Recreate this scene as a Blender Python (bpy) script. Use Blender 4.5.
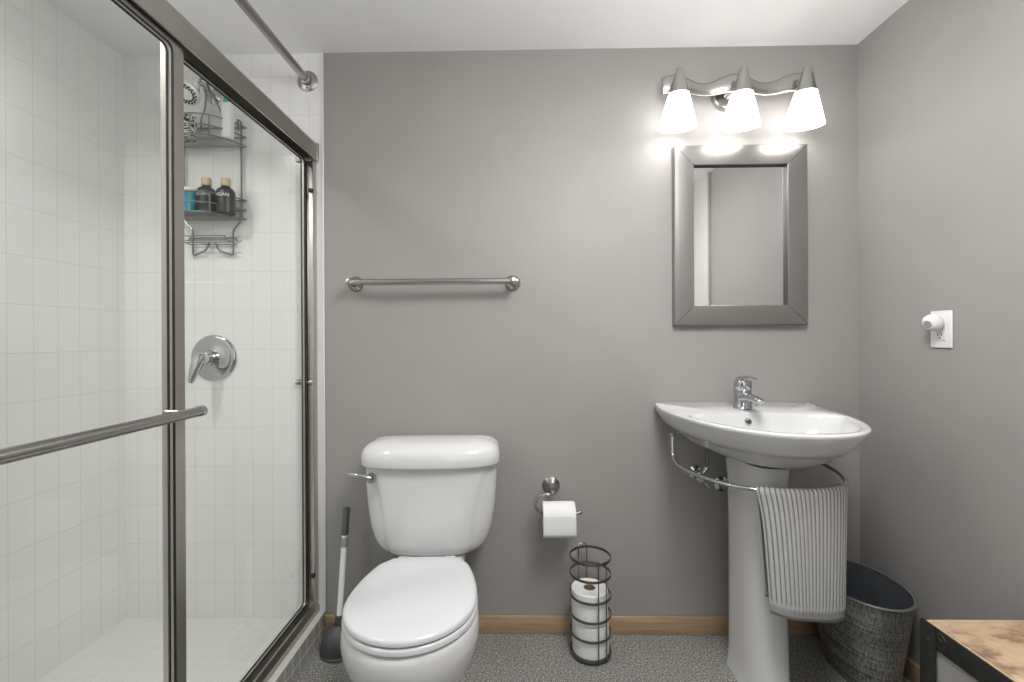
import bpy, bmesh, math, random
from mathutils import Vector, Matrix, Euler
random.seed(4)
S = bpy.context.scene
for o in list(bpy.data.objects):
    bpy.data.objects.remove(o)
COL = S.collection
PI = math.pi

# ------------------------------------------------------------ key dimensions
YB = 1.764          # back wall plane
XR = 1.298          # right wall plane
XL = -1.553         # tiled left wall of the shower
XC = -0.764         # outer face of the shower curb
ZC = 2.256          # ceiling
YF = -1.30          # wall behind the camera
CAM_Z = 1.1415

# ------------------------------------------------------------ camera
cam_d = bpy.data.cameras.new('camera')
cam = bpy.data.objects.new('camera', cam_d)
COL.objects.link(cam)
cam_d.sensor_width = 36.0
cam_d.lens = 455.0 / 1024.0 * 36.0
cam_d.shift_y = -3.5 / 1024.0
cam_d.clip_start = 0.01
cam.matrix_world = (Matrix.Translation((0, 0, CAM_Z)) @ Matrix.Rotation(0.017, 4, 'Z')
                    @ Matrix.Rotation(PI / 2, 4, 'X') @ Matrix.Rotation(-0.005, 4, 'Z'))
S.camera = cam

# ------------------------------------------------------------ world, lights, exposure
W = bpy.data.worlds.new('world')
S.world = W
W.use_nodes = True
W.node_tree.nodes['Background'].inputs[0].default_value = (0.8, 0.85, 0.9, 1)
W.node_tree.nodes['Background'].inputs[1].default_value = 0.05
S.view_settings.view_transform = 'Standard'
S.view_settings.look = 'None'
S.view_settings.gamma = 1.0
S.view_settings.use_curve_mapping = False
S.view_settings.exposure = 0.06


def light(name, kind, loc, energy, color=(1, 1, 1), size=0.1, rot=(0, 0, 0), size_y=None):
    d = bpy.data.lights.new(name, kind)
    d.energy = energy
    d.color = color
    if kind == 'AREA':
        d.size = size
        if size_y:
            d.shape = 'RECTANGLE'
            d.size_y = size_y
        else:
            d.shape = 'DISK'
    else:
        d.shadow_soft_size = size
    o = bpy.data.objects.new(name, d)
    o.location = loc
    o.rotation_euler = rot
    COL.objects.link(o)
    return o


CEIL_LAMP = (0.42, 0.62, ZC - 0.10)
light('ceiling_lamp_light', 'AREA', (CEIL_LAMP[0], CEIL_LAMP[1], ZC - 0.125), 14, (1.0, 0.995, 0.985), 0.50)
light('ceiling_lamp_glow', 'POINT', (CEIL_LAMP[0], CEIL_LAMP[1], ZC - 0.32), 26, (1.0, 0.995, 0.985), 0.30)
light('shower_fill_light', 'AREA', (-1.33, 0.80, ZC - 0.012), 7.5, (1.0, 1.0, 0.99), 0.13).data.spread = math.radians(145)  # lamp added out of view to brighten the shower tile
# unseen soft fill panel added behind the camera, before the closed wall
light('rear_fill_light', 'AREA', (0.25, -1.22, 1.55), 9, (0.97, 0.985, 1.0), 1.2, (PI / 2, 0, 0), 1.9)


# ------------------------------------------------------------ materials
def mat(name, base, rough=0.5, metal=0.0, spec=0.5, coat=0.0):
    m = bpy.data.materials.new(name)
    m.use_nodes = True
    b = m.node_tree.nodes['Principled BSDF']
    b.inputs['Base Color'].default_value = (*base, 1)
    b.inputs['Roughness'].default_value = rough
    b.inputs['Metallic'].default_value = metal
    b.inputs['Specular IOR Level'].default_value = spec
    b.inputs['Coat Weight'].default_value = coat
    return m


def N(m, t, **kw):
    n = m.node_tree.nodes.new(t)
    for k, v in kw.items():
        setattr(n, k, v)
    return n


def L(m, a, b):
    m.node_tree.links.new(a, b)


def bsdf(m):
    return m.node_tree.nodes['Principled BSDF']


def coords(m, scale=(1, 1, 1), rot=(0, 0, 0)):
    tc = N(m, 'ShaderNodeTexCoord')
    mp = N(m, 'ShaderNodeMapping')
    mp.inputs['Scale'].default_value = scale
    mp.inputs['Rotation'].default_value = rot
    L(m, tc.outputs['Object'], mp.inputs['Vector'])
    return mp.outputs['Vector']


def noise(m, vec, scale, detail=4, rough=0.6):
    n = N(m, 'ShaderNodeTexNoise')
    n.inputs['Scale'].default_value = scale
    n.inputs['Detail'].default_value = detail
    n.inputs['Roughness'].default_value = rough
    L(m, vec, n.inputs['Vector'])
    return n.outputs['Fac']


def ramp(m, fac, stops):
    r = N(m, 'ShaderNodeValToRGB')
    e = r.color_ramp.elements
    while len(e) < len(stops):
        e.new(0.5)
    for el, (p, c) in zip(e, stops):
        el.position = p
        el.color = (*c, 1)
    L(m, fac, r.inputs['Fac'])
    return r.outputs['Color']


def bump(m, h, strength, dist=0.001):
    b = N(m, 'ShaderNodeBump')
    b.inputs['Strength'].default_value = strength
    b.inputs['Distance'].default_value = dist
    L(m, h, b.inputs['Height'])
    L(m, b.outputs['Normal'], bsdf(m).inputs['Normal'])


def paint(name, c, rough, var=0.03, bs=0.25):
    m = mat(name, c, rough)
    v = coords(m)
    f = noise(m, v, 3.0, 3)
    col = ramp(m, f, [(0.3, tuple(x * (1 - var) for x in c)), (0.7, tuple(x * (1 + var) for x in c))])
    L(m, col, bsdf(m).inputs['Base Color'])
    bump(m, noise(m, v, 260, 2), bs, 0.0006)
    return m


M_WALL = paint('grey_wall_paint', (0.300, 0.287, 0.276), 0.55)
M_CEIL = paint('white_ceiling_paint', (0.88, 0.88, 0.88), 0.7, 0.01)
M_CASING = paint('light_door_paint', (0.52, 0.52, 0.49), 0.4, 0.01)


def tile_mat(name, ax, w, h, tile, grout, mort, off=(0, 0), rough=0.18, bs=0.5):
    m = mat(name, tile, rough)
    tc = N(m, 'ShaderNodeTexCoord')
    sp = N(m, 'ShaderNodeSeparateXYZ')
    L(m, tc.outputs['Object'], sp.inputs[0])
    cb = N(m, 'ShaderNodeCombineXYZ')
    for i in (0, 1):
        a = N(m, 'ShaderNodeMath', operation='ADD')
        a.inputs[1].default_value = off[i] + 20 * (w if i == 0 else h)
        L(m, sp.outputs[ax[i]], a.inputs[0])
        L(m, a.outputs[0], cb.inputs[i])
    br = N(m, 'ShaderNodeTexBrick')
    br.offset = 0
    br.inputs['Scale'].default_value = 1
    br.inputs['Brick Width'].default_value = w
    br.inputs['Row Height'].default_value = h
    br.inputs['Mortar Size'].default_value = mort
    br.inputs['Mortar Smooth'].default_value = 0.3
    br.inputs['Color1'].default_value = (*tile, 1)
    br.inputs['Color2'].default_value = (*[x * 0.985 for x in tile], 1)
    br.inputs['Mortar'].default_value = (*grout, 1)
    L(m, cb.outputs[0], br.inputs['Vector'])
    L(m, br.outputs['Color'], bsdf(m).inputs['Base Color'])
    inv = N(m, 'ShaderNodeMath', operation='SUBTRACT')
    inv.inputs[0].default_value = 1
    L(m, br.outputs['Fac'], inv.inputs[1])
    bump(m, inv.outputs[0], bs, 0.0008)
    return m


T_W = (0.77, 0.765, 0.755)
T_G = (0.645, 0.64, 0.63)
M_TILE_XZ = tile_mat('white_tile_back', ('X', 'Z'), 0.0762, 0.1524, T_W, T_G, 0.0011, (0.056, -0.033))
M_TILE_YZ = tile_mat('white_tile_side', ('Y', 'Z'), 0.0762, 0.1524, T_W, T_G, 0.0011, (0.02, -0.033))
M_TILE_FLOOR = tile_mat('white_mosaic_floor', ('X', 'Y'), 0.0508, 0.0508, (0.62, 0.62, 0.585), (0.70, 0.70, 0.67), 0.0016)
M_CURB_TOP = tile_mat('white_mosaic_curb_top', ('X', 'Y'), 0.30, 0.0508, (0.58, 0.58, 0.54), (0.66, 0.66, 0.63), 0.0016)
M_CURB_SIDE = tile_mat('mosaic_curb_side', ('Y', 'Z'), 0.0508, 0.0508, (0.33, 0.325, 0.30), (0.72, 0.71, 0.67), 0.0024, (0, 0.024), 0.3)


def speckle():
    m = mat('grey_speckled_floor', (0.2, 0.2, 0.19), 0.6)
    v = coords(m)
    n1 = noise(m, v, 185, 3, 0.65)
    c = ramp(m, n1, [(0.36, (0.06, 0.058, 0.052)), (0.47, (0.20, 0.195, 0.180)), (0.55, (0.28, 0.275, 0.255)), (0.66, (0.62, 0.61, 0.575))])
    n2 = noise(m, v, 2.5, 3)
    mx = N(m, 'ShaderNodeMixRGB', blend_type='MULTIPLY')
    mx.inputs[0].default_value = 0.5
    L(m, c, mx.inputs[1])
    L(m, ramp(m, n2, [(0.3, (0.85, 0.85, 0.85)), (0.7, (1, 1, 1))]), mx.inputs[2])
    L(m, mx.outputs[0], bsdf(m).inputs['Base Color'])
    bump(m, n1, 0.4, 0.001)
    return m


M_FLOOR = speckle()


def wood(name, stops, sc, rough=0.4):
    m = mat(name, stops[0][1], rough)
    v = coords(m, sc)
    f = noise(m, v, 9, 6, 0.65)
    L(m, ramp(m, f, stops), bsdf(m).inputs['Base Color'])
    bump(m, f, 0.1, 0.001)
    return m


BB = [(0.28, (0.27, 0.17, 0.095)), (0.5, (0.38, 0.26, 0.155)), (0.72, (0.48, 0.34, 0.21))]
M_BASE_X = wood('oak_baseboard_back', BB, (0.35, 8, 8))
M_BASE_Y = wood('oak_baseboard_side', BB, (8, 0.35, 8))
M_BENCH = wood('reclaimed_wood_top', [(0.30, (0.10, 0.065, 0.05)), (0.42, (0.27, 0.17, 0.11)), (0.52, (0.52, 0.37, 0.24)), (0.72, (0.68, 0.54, 0.38))], (0.8, 1.5, 1.5), 0.45)
M_BENCH_EDGE = mat('pale_wood_edge', (0.62, 0.44, 0.28), 0.5)


def brushed(name, c, rough, sc=(1, 1, 1), bs=0.15):
    m = mat(name, c, rough, 1.0)
    if bs == 0:
        return m
    f = noise(m, coords(m, sc), 90, 3)
    r = N(m, 'ShaderNodeMapRange')
    r.inputs['To Min'].default_value = rough * 0.8
    r.inputs['To Max'].default_value = rough * 1.25
    L(m, f, r.inputs['Value'])
    L(m, r.outputs[0], bsdf(m).inputs['Roughness'])
    bump(m, f, bs, 0.0003)
    return m


M_NICKEL = brushed('brushed_nickel', (0.43, 0.42, 0.40), 0.26, (1, 1, 1), 0.0)
M_FRAME = brushed('brushed_shower_frame', (0.44, 0.425, 0.395), 0.32, (1, 0.05, 1), 0.0)
M_FRAMELT = brushed('pale_shower_frame', (0.50, 0.48, 0.45), 0.34, (1, 1, 0.05), 0.0)
M_MIRFRAME = brushed('brushed_mirror_frame', (0.34, 0.332, 0.32), 0.32, (1, 1, 1), 0)
M_MIRLIP = mat('dark_frame_lip', (0.05, 0.05, 0.05), 0.5)
M_CHROME = mat('chrome', (0.54, 0.55, 0.565), 0.09, 1.0)
M_WIRE = mat('grey_steel_wire', (0.27, 0.27, 0.26), 0.30, 1.0)
M_DARKWIRE = mat('dark_pewter_wire', (0.20, 0.195, 0.185), 0.35, 1.0)
M_MIRROR = mat('mirror_silver', (0.70, 0.705, 0.695), 0.01, 1.0)
M_BLACK = mat('black_rubber', (0.012, 0.012, 0.011), 0.5)
M_DARKGREY = mat('dark_grey_rubber', (0.055, 0.056, 0.06), 0.42)
M_GRIP = mat('grey_rubber_grip', (0.10, 0.10, 0.10), 0.5)
M_PORC = mat('white_porcelain', (0.62, 0.62, 0.62), 0.10, 0, 0.5, 0.3)
M_SEAT = mat('white_seat_plastic', (0.615, 0.62, 0.635), 0.18)
M_WHITE = mat('white_plastic', (0.72, 0.72, 0.71), 0.28)
M_HOLE = mat('dark_void', (0.02, 0.02, 0.02), 0.6)
M_CARD = mat('brown_cardboard', (0.26, 0.17, 0.10), 0.8)
M_PAPER = mat('white_tissue_paper', (0.74, 0.74, 0.73), 0.9)
bump(M_PAPER, noise(M_PAPER, coords(M_PAPER), 300, 2), 0.35, 0.001)
M_BOTTLE = mat('charcoal_bottle', (0.010, 0.011, 0.012), 0.4)
M_TEXT = mat('white_print', (0.75, 0.75, 0.74), 0.5)
M_CAP = wood('bamboo_cap', [(0.3, (0.44, 0.32, 0.20)), (0.7, (0.60, 0.46, 0.31))], (8, 8, 0.6))
M_BLUE = mat('aqua_plastic', (0.02, 0.34, 0.47), 0.3)
M_TEAL = mat('teal_plastic', (0.03, 0.42, 0.34), 0.3)
M_DARKMETAL = brushed('dark_bronze_metal', (0.035, 0.035, 0.034), 0.5)
bsdf(M_DARKMETAL).inputs['Metallic'].default_value = 0.5
M_PANEL = paint('grey_panel', (0.30, 0.295, 0.285), 0.6, 0.02)
M_CUP = mat('milky_suction_cup', (0.55, 0.55, 0.53), 0.3)
M_LENS = mat('grey_lens', (0.30, 0.30, 0.30), 0.25)


def zebra():
    m = mat('black_white_print', (0.8, 0.8, 0.78), 0.35)
    f = noise(m, coords(m, (1, 1, 1.5)), 75, 2, 0.5)
    L(m, ramp(m, f, [(0.485, (0.03, 0.03, 0.03)), (0.515, (0.78, 0.78, 0.76))]), bsdf(m).inputs['Base Color'])
    return m


M_ZEBRA = zebra()


def glassm():
    m = bpy.data.materials.new('clear_shower_glass')
    m.use_nodes = True
    nt = m.node_tree
    nt.nodes.clear()
    o = nt.nodes.new('ShaderNodeOutputMaterial')
    mx = nt.nodes.new('ShaderNodeMixShader')
    fr = nt.nodes.new('ShaderNodeFresnel')
    ge = nt.nodes.new('ShaderNodeNewGeometry')
    ior = nt.nodes.new('ShaderNodeMapRange')        # glass on both faces of the pane
    ior.inputs['To Min'].default_value = 1.28
    ior.inputs['To Max'].default_value = 1.0 / 1.28
    L(m, ge.outputs['Backfacing'], ior.inputs['Value'])
    L(m, ior.outputs[0], fr.inputs['IOR'])
    tr = nt.nodes.new('ShaderNodeBsdfTransparent')
    tr.inputs[0].default_value = (0.982, 0.988, 0.980, 1)
    gl = nt.nodes.new('ShaderNodeBsdfGlossy')
    gl.inputs['Roughness'].default_value = 0.015
    L(m, fr.outputs[0], mx.inputs[0])
    L(m, tr.outputs[0], mx.inputs[1])
    L(m, gl.outputs[0], mx.inputs[2])
    L(m, mx.outputs[0], o.inputs[0])
    return m


M_GLASS = glassm()


def shadem():
    m = mat('frosted_white_lamp_glass', (0.95, 0.95, 0.93), 0.4)
    bsdf(m).inputs['Emission Color'].default_value = (1, 0.985, 0.96, 1)
    bsdf(m).inputs['Emission Strength'].default_value = 5.6
    return m


M_SHADE = shadem()


def towelm():
    m = mat('ribbed_grey_cotton', (0.5, 0.5, 0.5), 0.95, 0, 0.2)
    at = N(m, 'ShaderNodeAttribute', attribute_name='rib')
    n = noise(m, coords(m), 420, 2)
    ad = N(m, 'ShaderNodeMath', operation='MULTIPLY_ADD')
    ad.inputs[1].default_value = 0.5
    L(m, n, ad.inputs[0])
    L(m, at.outputs['Fac'], ad.inputs[2])
    L(m, ramp(m, ad.outputs[0], [(0.40, (0.15, 0.15, 0.155)), (0.70, (0.29, 0.29, 0.292)), (1.05, (0.44, 0.437, 0.43))]), bsdf(m).inputs['Base Color'])
    bump(m, n, 0.6, 0.002)
    return m


M_TOWEL = towelm()


def binm():
    m = mat('crosshatched_pewter', (0.1, 0.1, 0.095), 0.36, 0.55)
    v1 = coords(m, (80, 80, 1.0))
    v2 = coords(m, (1.0, 1.0, 100))
    a = noise(m, v1, 5, 2)
    b = noise(m, v2, 5, 2)
    ad = N(m, 'ShaderNodeMath', operation='ADD')
    L(m, a, ad.inputs[0])
    L(m, b, ad.inputs[1])
    hf = N(m, 'ShaderNodeMath', operation='MULTIPLY')
    hf.inputs[1].default_value = 0.5
    L(m, ad.outputs[0], hf.inputs[0])
    L(m, ramp(m, hf.outputs[0], [(0.38, (0.05, 0.05, 0.047)), (0.5, (0.19, 0.187, 0.178)), (0.62, (0.46, 0.455, 0.43))]), bsdf(m).inputs['Base Color'])
    bump(m, hf.outputs[0], 0.2, 0.001)
    return m


M_BIN = binm()
M_BININ = mat('dark_blue_grey_liner', (0.085, 0.092, 0.104), 0.4)
M_BINRIM = mat('grey_bin_rim', (0.16, 0.17, 0.175), 0.35, 0.3)


# ------------------------------------------------------------ mesh helpers
def V(*a):
    return Vector(a)


def box(bm, lo, hi, bev=0.0, seg=2):
    c = [(a + b) / 2 for a, b in zip(lo, hi)]
    s = [abs(b - a) for a, b in zip(lo, hi)]
    r = bmesh.ops.create_cube(bm, size=1, matrix=Matrix.Translation(c) @ Matrix.Diagonal((*s, 1)))
    if bev > 0:
        es = list({e for v in r['verts'] for e in v.link_edges})
        bmesh.ops.bevel(bm, geom=es, offset=bev, segments=seg, affect='EDGES', profile=0.5)
    return bm


def loft(bm, rings, cap0=True, cap1=True, closed=True):
    vr = [[bm.verts.new(p) for p in r] for r in rings]
    n = len(rings[0])
    for a, b in zip(vr[:-1], vr[1:]):
        for i in range(n if closed else n - 1):
            j = (i + 1) % n
            try:
                bm.faces.new((a[i], a[j], b[j], b[i]))
            except ValueError:
                pass
    if cap0:
        bm.faces.new(list(reversed(vr[0])))
    if cap1:
        bm.faces.new(vr[-1])
    return vr


def circ(c, r, n=32, u=V(1, 0, 0), v=V(0, 1, 0), ru=None):
    ru = r if ru is None else ru
    return [Vector(c) + u * (ru * math.cos(2 * PI * i / n)) + v * (r * math.sin(2 * PI * i / n)) for i in range(n)]


def basis(d):
    d = Vector(d).normalized()
    t = V(0, 0, 1) if abs(d.z) < 0.9 else V(1, 0, 0)
    u = t.cross(d).normalized()
    return u, d.cross(u).normalized()


def lathe(bm, base, axis, prof, n=32, cap0=True, cap1=True):
    """prof: list of (distance along axis, radius)"""
    base = Vector(base)
    d = Vector(axis).normalized()
    u, v = basis(d)
    return loft(bm, [circ(base + d * t, max(r, 1e-5), n, u, v) for t, r in prof], cap0, cap1)


def rod(bm, a, b, r, n=16, r2=None):
    a, b = Vector(a), Vector(b)
    return lathe(bm, a, b - a, [(0, r), ((b - a).length, r if r2 is None else r2)], n)


def fillet(pts, rad, seg=6, closed=False):
    pts = [Vector(p) for p in pts]
    n = len(pts)
    out = []
    for i, p in enumerate(pts):
        if not closed and i in (0, n - 1):
            out.append(p)
            continue
        a, b = pts[i - 1] - p, pts[(i + 1) % n] - p
        k = min(rad, a.length * 0.49, b.length * 0.49)
        p0, p1 = p + a.normalized() * k, p + b.normalized() * k
        for s in range(seg + 1):
            t = s / seg
            out.append(p0 * (1 - t) ** 2 + p * 2 * t * (1 - t) + p1 * t ** 2)
    return out


def tube(bm, pts, r, n=10, closed=False, cap=True, radii=None):
    pts = [Vector(p) for p in pts]
    m = len(pts)
    tg = []
    for i in range(m):
        if closed:
            d = pts[(i + 1) % m] - pts[i - 1]
        else:
            d = pts[min(i + 1, m - 1)] - pts[max(i - 1, 0)]
        tg.append(d.normalized())
    u, v = basis(tg[0])
    rings = []
    for i in range(m):
        u = (u - tg[i] * u.dot(tg[i])).normalized()
        v = tg[i].cross(u)
        rr = radii[i] if radii else r
        rings.append([pts[i] + u * (rr * math.cos(2 * PI * k / n)) + v * (rr * math.sin(2 * PI * k / n)) for k in range(n)])
    if closed:
        rings.append(rings[0])
        vr = [[bm.verts.new(p) for p in r_] for r_ in rings[:-1]]
        for i in range(m):
            a, b = vr[i], vr[(i + 1) % m]
            # find best twist match for the closing ring
            off = 0
            if i == m - 1:
                off = min(range(n), key=lambda o_: (a[0].co - b[o_].co).length)
            for k in range(n):
                k2 = (k + 1) % n
                bm.faces.new((a[k], a[k2], b[(k2 + off) % n], b[(k + off) % n]))
    else:
        loft(bm, rings, cap, cap)


def ball(bm, c, r, seg=20, sx=1, sy=1, sz=1):
    bmesh.ops.create_uvsphere(bm, u_segments=seg, v_segments=max(8, seg // 2), radius=r,
                              matrix=Matrix.Translation(c) @ Matrix.Diagonal((sx, sy, sz, 1)))


def wloc(o):
    p = Vector((0, 0, 0))
    while o:
        p += o.location
        o = o.parent
    return p


def part(name, bm, m, parent=None, smooth=True, angle=40, origin=None, label=None):
    bmesh.ops.recalc_face_normals(bm, faces=bm.faces[:])
    if parent is not None:
        org = wloc(parent)
    elif origin is not None:
        org = Vector(origin)
    else:
        xs = [v.co for v in bm.verts]
        lo = [min(c[i] for c in xs) for i in range(3)]
        hi = [max(c[i] for c in xs) for i in range(3)]
        org = Vector(((lo[0] + hi[0]) / 2, (lo[1] + hi[1]) / 2, lo[2]))
    bmesh.ops.translate(bm, verts=bm.verts[:], vec=-org)
    me = bpy.data.meshes.new(name)
    bm.to_mesh(me)
    bm.free()
    me.materials.append(m)
    if smooth:
        for p in me.polygons:
            p.use_smooth = True
        me.set_sharp_from_angle(angle=math.radians(angle))
    o = bpy.data.objects.new(name, me)
    COL.objects.link(o)
    if parent is not None:
        o.parent = parent
    else:
        o.location = org
    if label:
        o['label'] = label
    return o


def tag(o, label, cat, group=None, kind=None):
    o['label'] = label
    o['category'] = cat
    if group:
        o['group'] = group
    if kind:
        o['kind'] = kind
    return o


def thing(name, loc, label, cat, group=None, kind=None):
    o = bpy.data.objects.new(name, None)
    o.empty_display_size = 0.05
    o.location = loc
    COL.objects.link(o)
    return tag(o, label, cat, group, kind)


def BM():
    return bmesh.new()


def struct(name, lo, hi, m, label, cat, bev=0.0):
    o = part(name, box(BM(), lo, hi, bev), m, None, origin=(0, 0, 0), smooth=bev > 0)
    return tag(o, label, cat, kind='structure')


def copy_tree(o, parent=None):
    c = o.copy()
    COL.objects.link(c)
    if parent is not None:
        c.parent = parent
    for ch in [x for x in bpy.data.objects if x.parent == o]:
        copy_tree(ch, c)
    return c


# ============================================================ SETTING
struct('floor', (XC, YF, -0.05), (XR, YB, 0), M_FLOOR, 'grey speckled floor of the bathroom', 'floor')
struct('floor_shower', (XL, 0.2, -0.05), (XC - 0.10, YB, 0.046), M_TILE_FLOOR, 'white mosaic tile floor inside the shower', 'floor')
struct('ceiling', (XL - 0.1, YF - 0.1, ZC), (XR + 0.1, YB + 0.1, ZC + 0.06), M_CEIL, 'smooth white painted ceiling', 'ceiling')
struct('wall_back', (XC, YB, -0.05), (XR + 0.1, YB + 0.1, ZC), M_WALL, 'grey painted back wall behind toilet and sink', 'wall')
struct('wall_back_tile', (XL - 0.1, YB, -0.05), (XC, YB + 0.1, ZC), M_TILE_XZ, 'white tiled shower wall with the valve and caddy', 'wall')
struct('wall_left', (XL - 0.1, 0.1, -0.05), (XL, YB, ZC), M_TILE_YZ, 'white tiled long side wall of the shower', 'wall')
struct('wall_right', (XR, YF - 0.1, -0.05), (XR + 0.1, YB, ZC), M_WALL, 'grey painted right wall with the outlet', 'wall')
struct('wall_front', (XC - 0.1, YF - 0.1, -0.05), (XR, YF, ZC), M_WALL, 'grey painted wall behind the viewer', 'wall')
struct('wall_left_near', (XC - 0.1, YF, -0.05), (XC, 0.1, ZC), M_WALL, 'grey painted wall on the near left side', 'wall')
struct('wall_shower_near', (XL, 0.1, -0.05), (XC, 0.2, ZC), M_TILE_XZ, 'white tiled near end wall of the shower', 'wall')

# baseboards with a slim lighter top edge
def baseboard(name, lo, hi, m, label):
    struct(name, lo, hi, m, label, 'baseboard', 0.003)


baseboard('baseboard_back', (XC + 0.001, YB - 0.014, 0), (XR, YB, 0.067), M_BASE_X, 'oak baseboard along the back wall')
baseboard('baseboard_right', (XR - 0.014, 0.402, 0), (XR, YB - 0.014, 0.067), M_BASE_Y, 'oak baseboard along the right wall')

# curb
curb = thing('trim_1', ((XC - 0.05), 1.0, 0), 'white tiled curb under the shower door', 'shower curb', kind='structure')
part('curb_face', box(BM(), (XC - 0.008, 0.2, 0), (XC, YB, 0.072)), M_CURB_SIDE, curb, False)
b = BM(); box(b, (XC - 0.11, 0.2, 0), (XC - 0.008, YB, 0.080)); box(b, (XC - 0.010, 0.2, 0.072), (XC + 0.001, YB, 0.080), 0.002)
part('curb_top', b, M_CURB_TOP, curb, True)
b = BM(); box(b, (XC - 0.003, YB - 0.007, 0.080), (XC + 0.004, YB, ZC), 0.002)
tag(part('trim_2', b, M_WHITE), 'white bead edging where shower tile meets grey wall', 'trim', kind='structure')

# door in the right wall behind the bench, seen in the mirror
d1 = thing('door_1', (XR, -0.5, 0), 'light painted door with flat casing on the right wall', 'door', kind='structure')
b = BM()
box(b, (XR - 0.022, -0.12, 0), (XR, 0.40, ZC), 0.003)
box(b, (XR - 0.022, -0.95, 0), (XR, -0.88, 2.10), 0.003)
box(b, (XR - 0.022, -0.88, 2.03), (XR, -0.12, 2.10), 0.003)
part('casing', b, M_CASING, d1)
part('door_leaf', box(BM(), (XR - 0.010, -0.878, 0.008), (XR - 0.0005, -0.122, 2.028), 0.002), M_CASING, d1)
b = BM(); lathe(b, (XR - 0.010, -0.81, 0.95), (-1, 0, 0), [(0, 0.03), (0.006, 0.028), (0.012, 0.012), (0.035, 0.011), (0.045, 0.027), (0.062, 0.024), (0.068, 0.008)])
part('door_knob', b, M_NICKEL, d1)

# ceiling lamp behind the camera
cl = thing('ceiling_light', (CEIL_LAMP[0], CEIL_LAMP[1], ZC), 'round flush ceiling light above the viewer', 'ceiling light')
b = BM(); lathe(b, (CEIL_LAMP[0], CEIL_LAMP[1], ZC - 0.001), (0, 0, -1), [(0, 0.27), (0.02, 0.27), (0.022, 0.25)])
part('base', b, M_NICKEL, cl)
b = BM(); lathe(b, (CEIL_LAMP[0], CEIL_LAMP[1], ZC - 0.0225), (0, 0, -1), [(0, 0.245), (0.03, 0.24), (0.06, 0.20), (0.08, 0.12), (0.086, 0.0)])
part('diffuser', b, M_SHADE, cl)

dl = thing('shower_fill_lamp', (-1.33, 0.80, ZC), 'added out-of-view round fill lamp in the ceiling above the shower', 'ceiling light')  # invented fixture, out of view, housing the added shower light
b = BM(); lathe(b, (-1.33, 0.80, ZC - 0.0005), (0, 0, -1), [(0, 0.085), (0.005, 0.083), (0.008, 0.070), (0.004, 0.068)], 32, True, False)
part('trim_ring', b, M_WHITE, dl)
b = BM(); lathe(b, (-1.33, 0.80, ZC - 0.003), (0, 0, -1), [(0, 0.066), (0.003, 0.064), (0.005, 0.0)], 32)
part('lens', b, M_SHADE, dl)

# ============================================================ SHOWER ENCLOSURE
XO, XI = -0.802, -0.832     # outer and inner sliding panels
fr = thing('shower_door_frame', (-0.82, 1.0, 0.080), 'brushed metal header, jamb and track framing the shower opening', 'shower frame')
# header: an open channel
b = BM()
sec = [(-0.782, 1.832), (-0.782, 1.890), (-0.788, 1.901), (-0.868, 1.901), (-0.868, 1.886), (-0.863, 1.886), (-0.863, 1.894), (-0.791, 1.894), (-0.787, 1.888), (-0.787, 1.832)]
loft(b, [[V(x, y, z) for x, z in sec] for y in (0.215, YB - 0.012)])
part('header', b, M_FRAME, fr, angle=25)
b = BM(); box(b, (-0.870, YB - 0.0115, 1.831), (-0.779, YB - 0.0005, 1.902), 0.002)
part('end_cap', b, M_FRAME, fr)
b = BM()
box(b, (-0.822, YB - 0.014, 0.120), (-0.790, YB - 0.0005, 1.831), 0.002)
box(b, (-0.799, YB - 0.030, 0.120), (-0.790, YB - 0.014, 1.831), 0.002)
part('jamb', b, M_FRAMELT, fr)
b = BM(); box(b, (-0.866, 0.201, 0.120), (-0.788, 0.225, 1.900), 0.003)
part('jamb', b, M_FRAMELT, fr)
b = BM()
sec = [(-0.786, 0.0805), (-0.786, 0.100), (-0.796, 0.118), (-0.802, 0.118), (-0.802, 0.092), (-0.848, 0.090), (-0.848, 0.094), (-0.852, 0.094), (-0.852, 0.0805)]
loft(b, [[V(x, y, z) for x, z in sec] for y in (0.201, YB - 0.0005)])
part('bottom_track', b, M_FRAME, fr, angle=25)
for z in (1.705, 0.238):
    b = BM(); lathe(b, (-0.792, YB - 0.045, z - 0.008), (0, 0, 1), [(0, 0.004), (0.002, 0.009), (0.014, 0.009), (0.016, 0.004)], 16)
    part('bumper', b, M_BLACK, fr)


def rrect(x, y0, y1, z0, z1, rad, seg=6):
    return fillet([V(x, y0, z0), V(x, y1, z0), V(x, y1, z1), V(x, y0, z1)], rad, seg, True)


def panel(name, x, y0, y1, label, stile, m_front, z1, rt):
    z0 = 0.097
    t = thing(name, (x, (y0 + y1) / 2, z0), label, 'shower door', 'sliding shower doors')
    fw, rw = stile, 0.020
    zt = z1 - rt
    # metal frame with rounded inner corners
    out = rrect(x + 0.007, y0, y1, z0, z1, 0.001)
    inn = rrect(x + 0.007, y0 + fw, y1 - fw, z0 + rw, zt, 0.018)
    dx = V(-0.014, 0, 0)
    b = BM()
    loft(b, [out, inn, [p + dx for p in inn], [p + dx for p in out], out], False, False)
    part('frame', b, m_front, t, angle=30)
    for s in (1, -1):
        b = BM(); tube(b, [p + V(-0.007 + s * 0.0062, 0, 0) for p in rrect(x + 0.007, y0 + fw, y1 - fw, z0 + rw, zt, 0.018)], 0.0028, 8, True)
        part('gasket', b, M_BLACK, t)
    b = BM(); box(b, (x - 0.0025, y0 + fw * 0.8, z0 + rw * 0.7), (x + 0.0025, y1 - fw * 0.8, zt + rw * 0.3))
    part('glass', b, M_GLASS, t, False)
    return t


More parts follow.
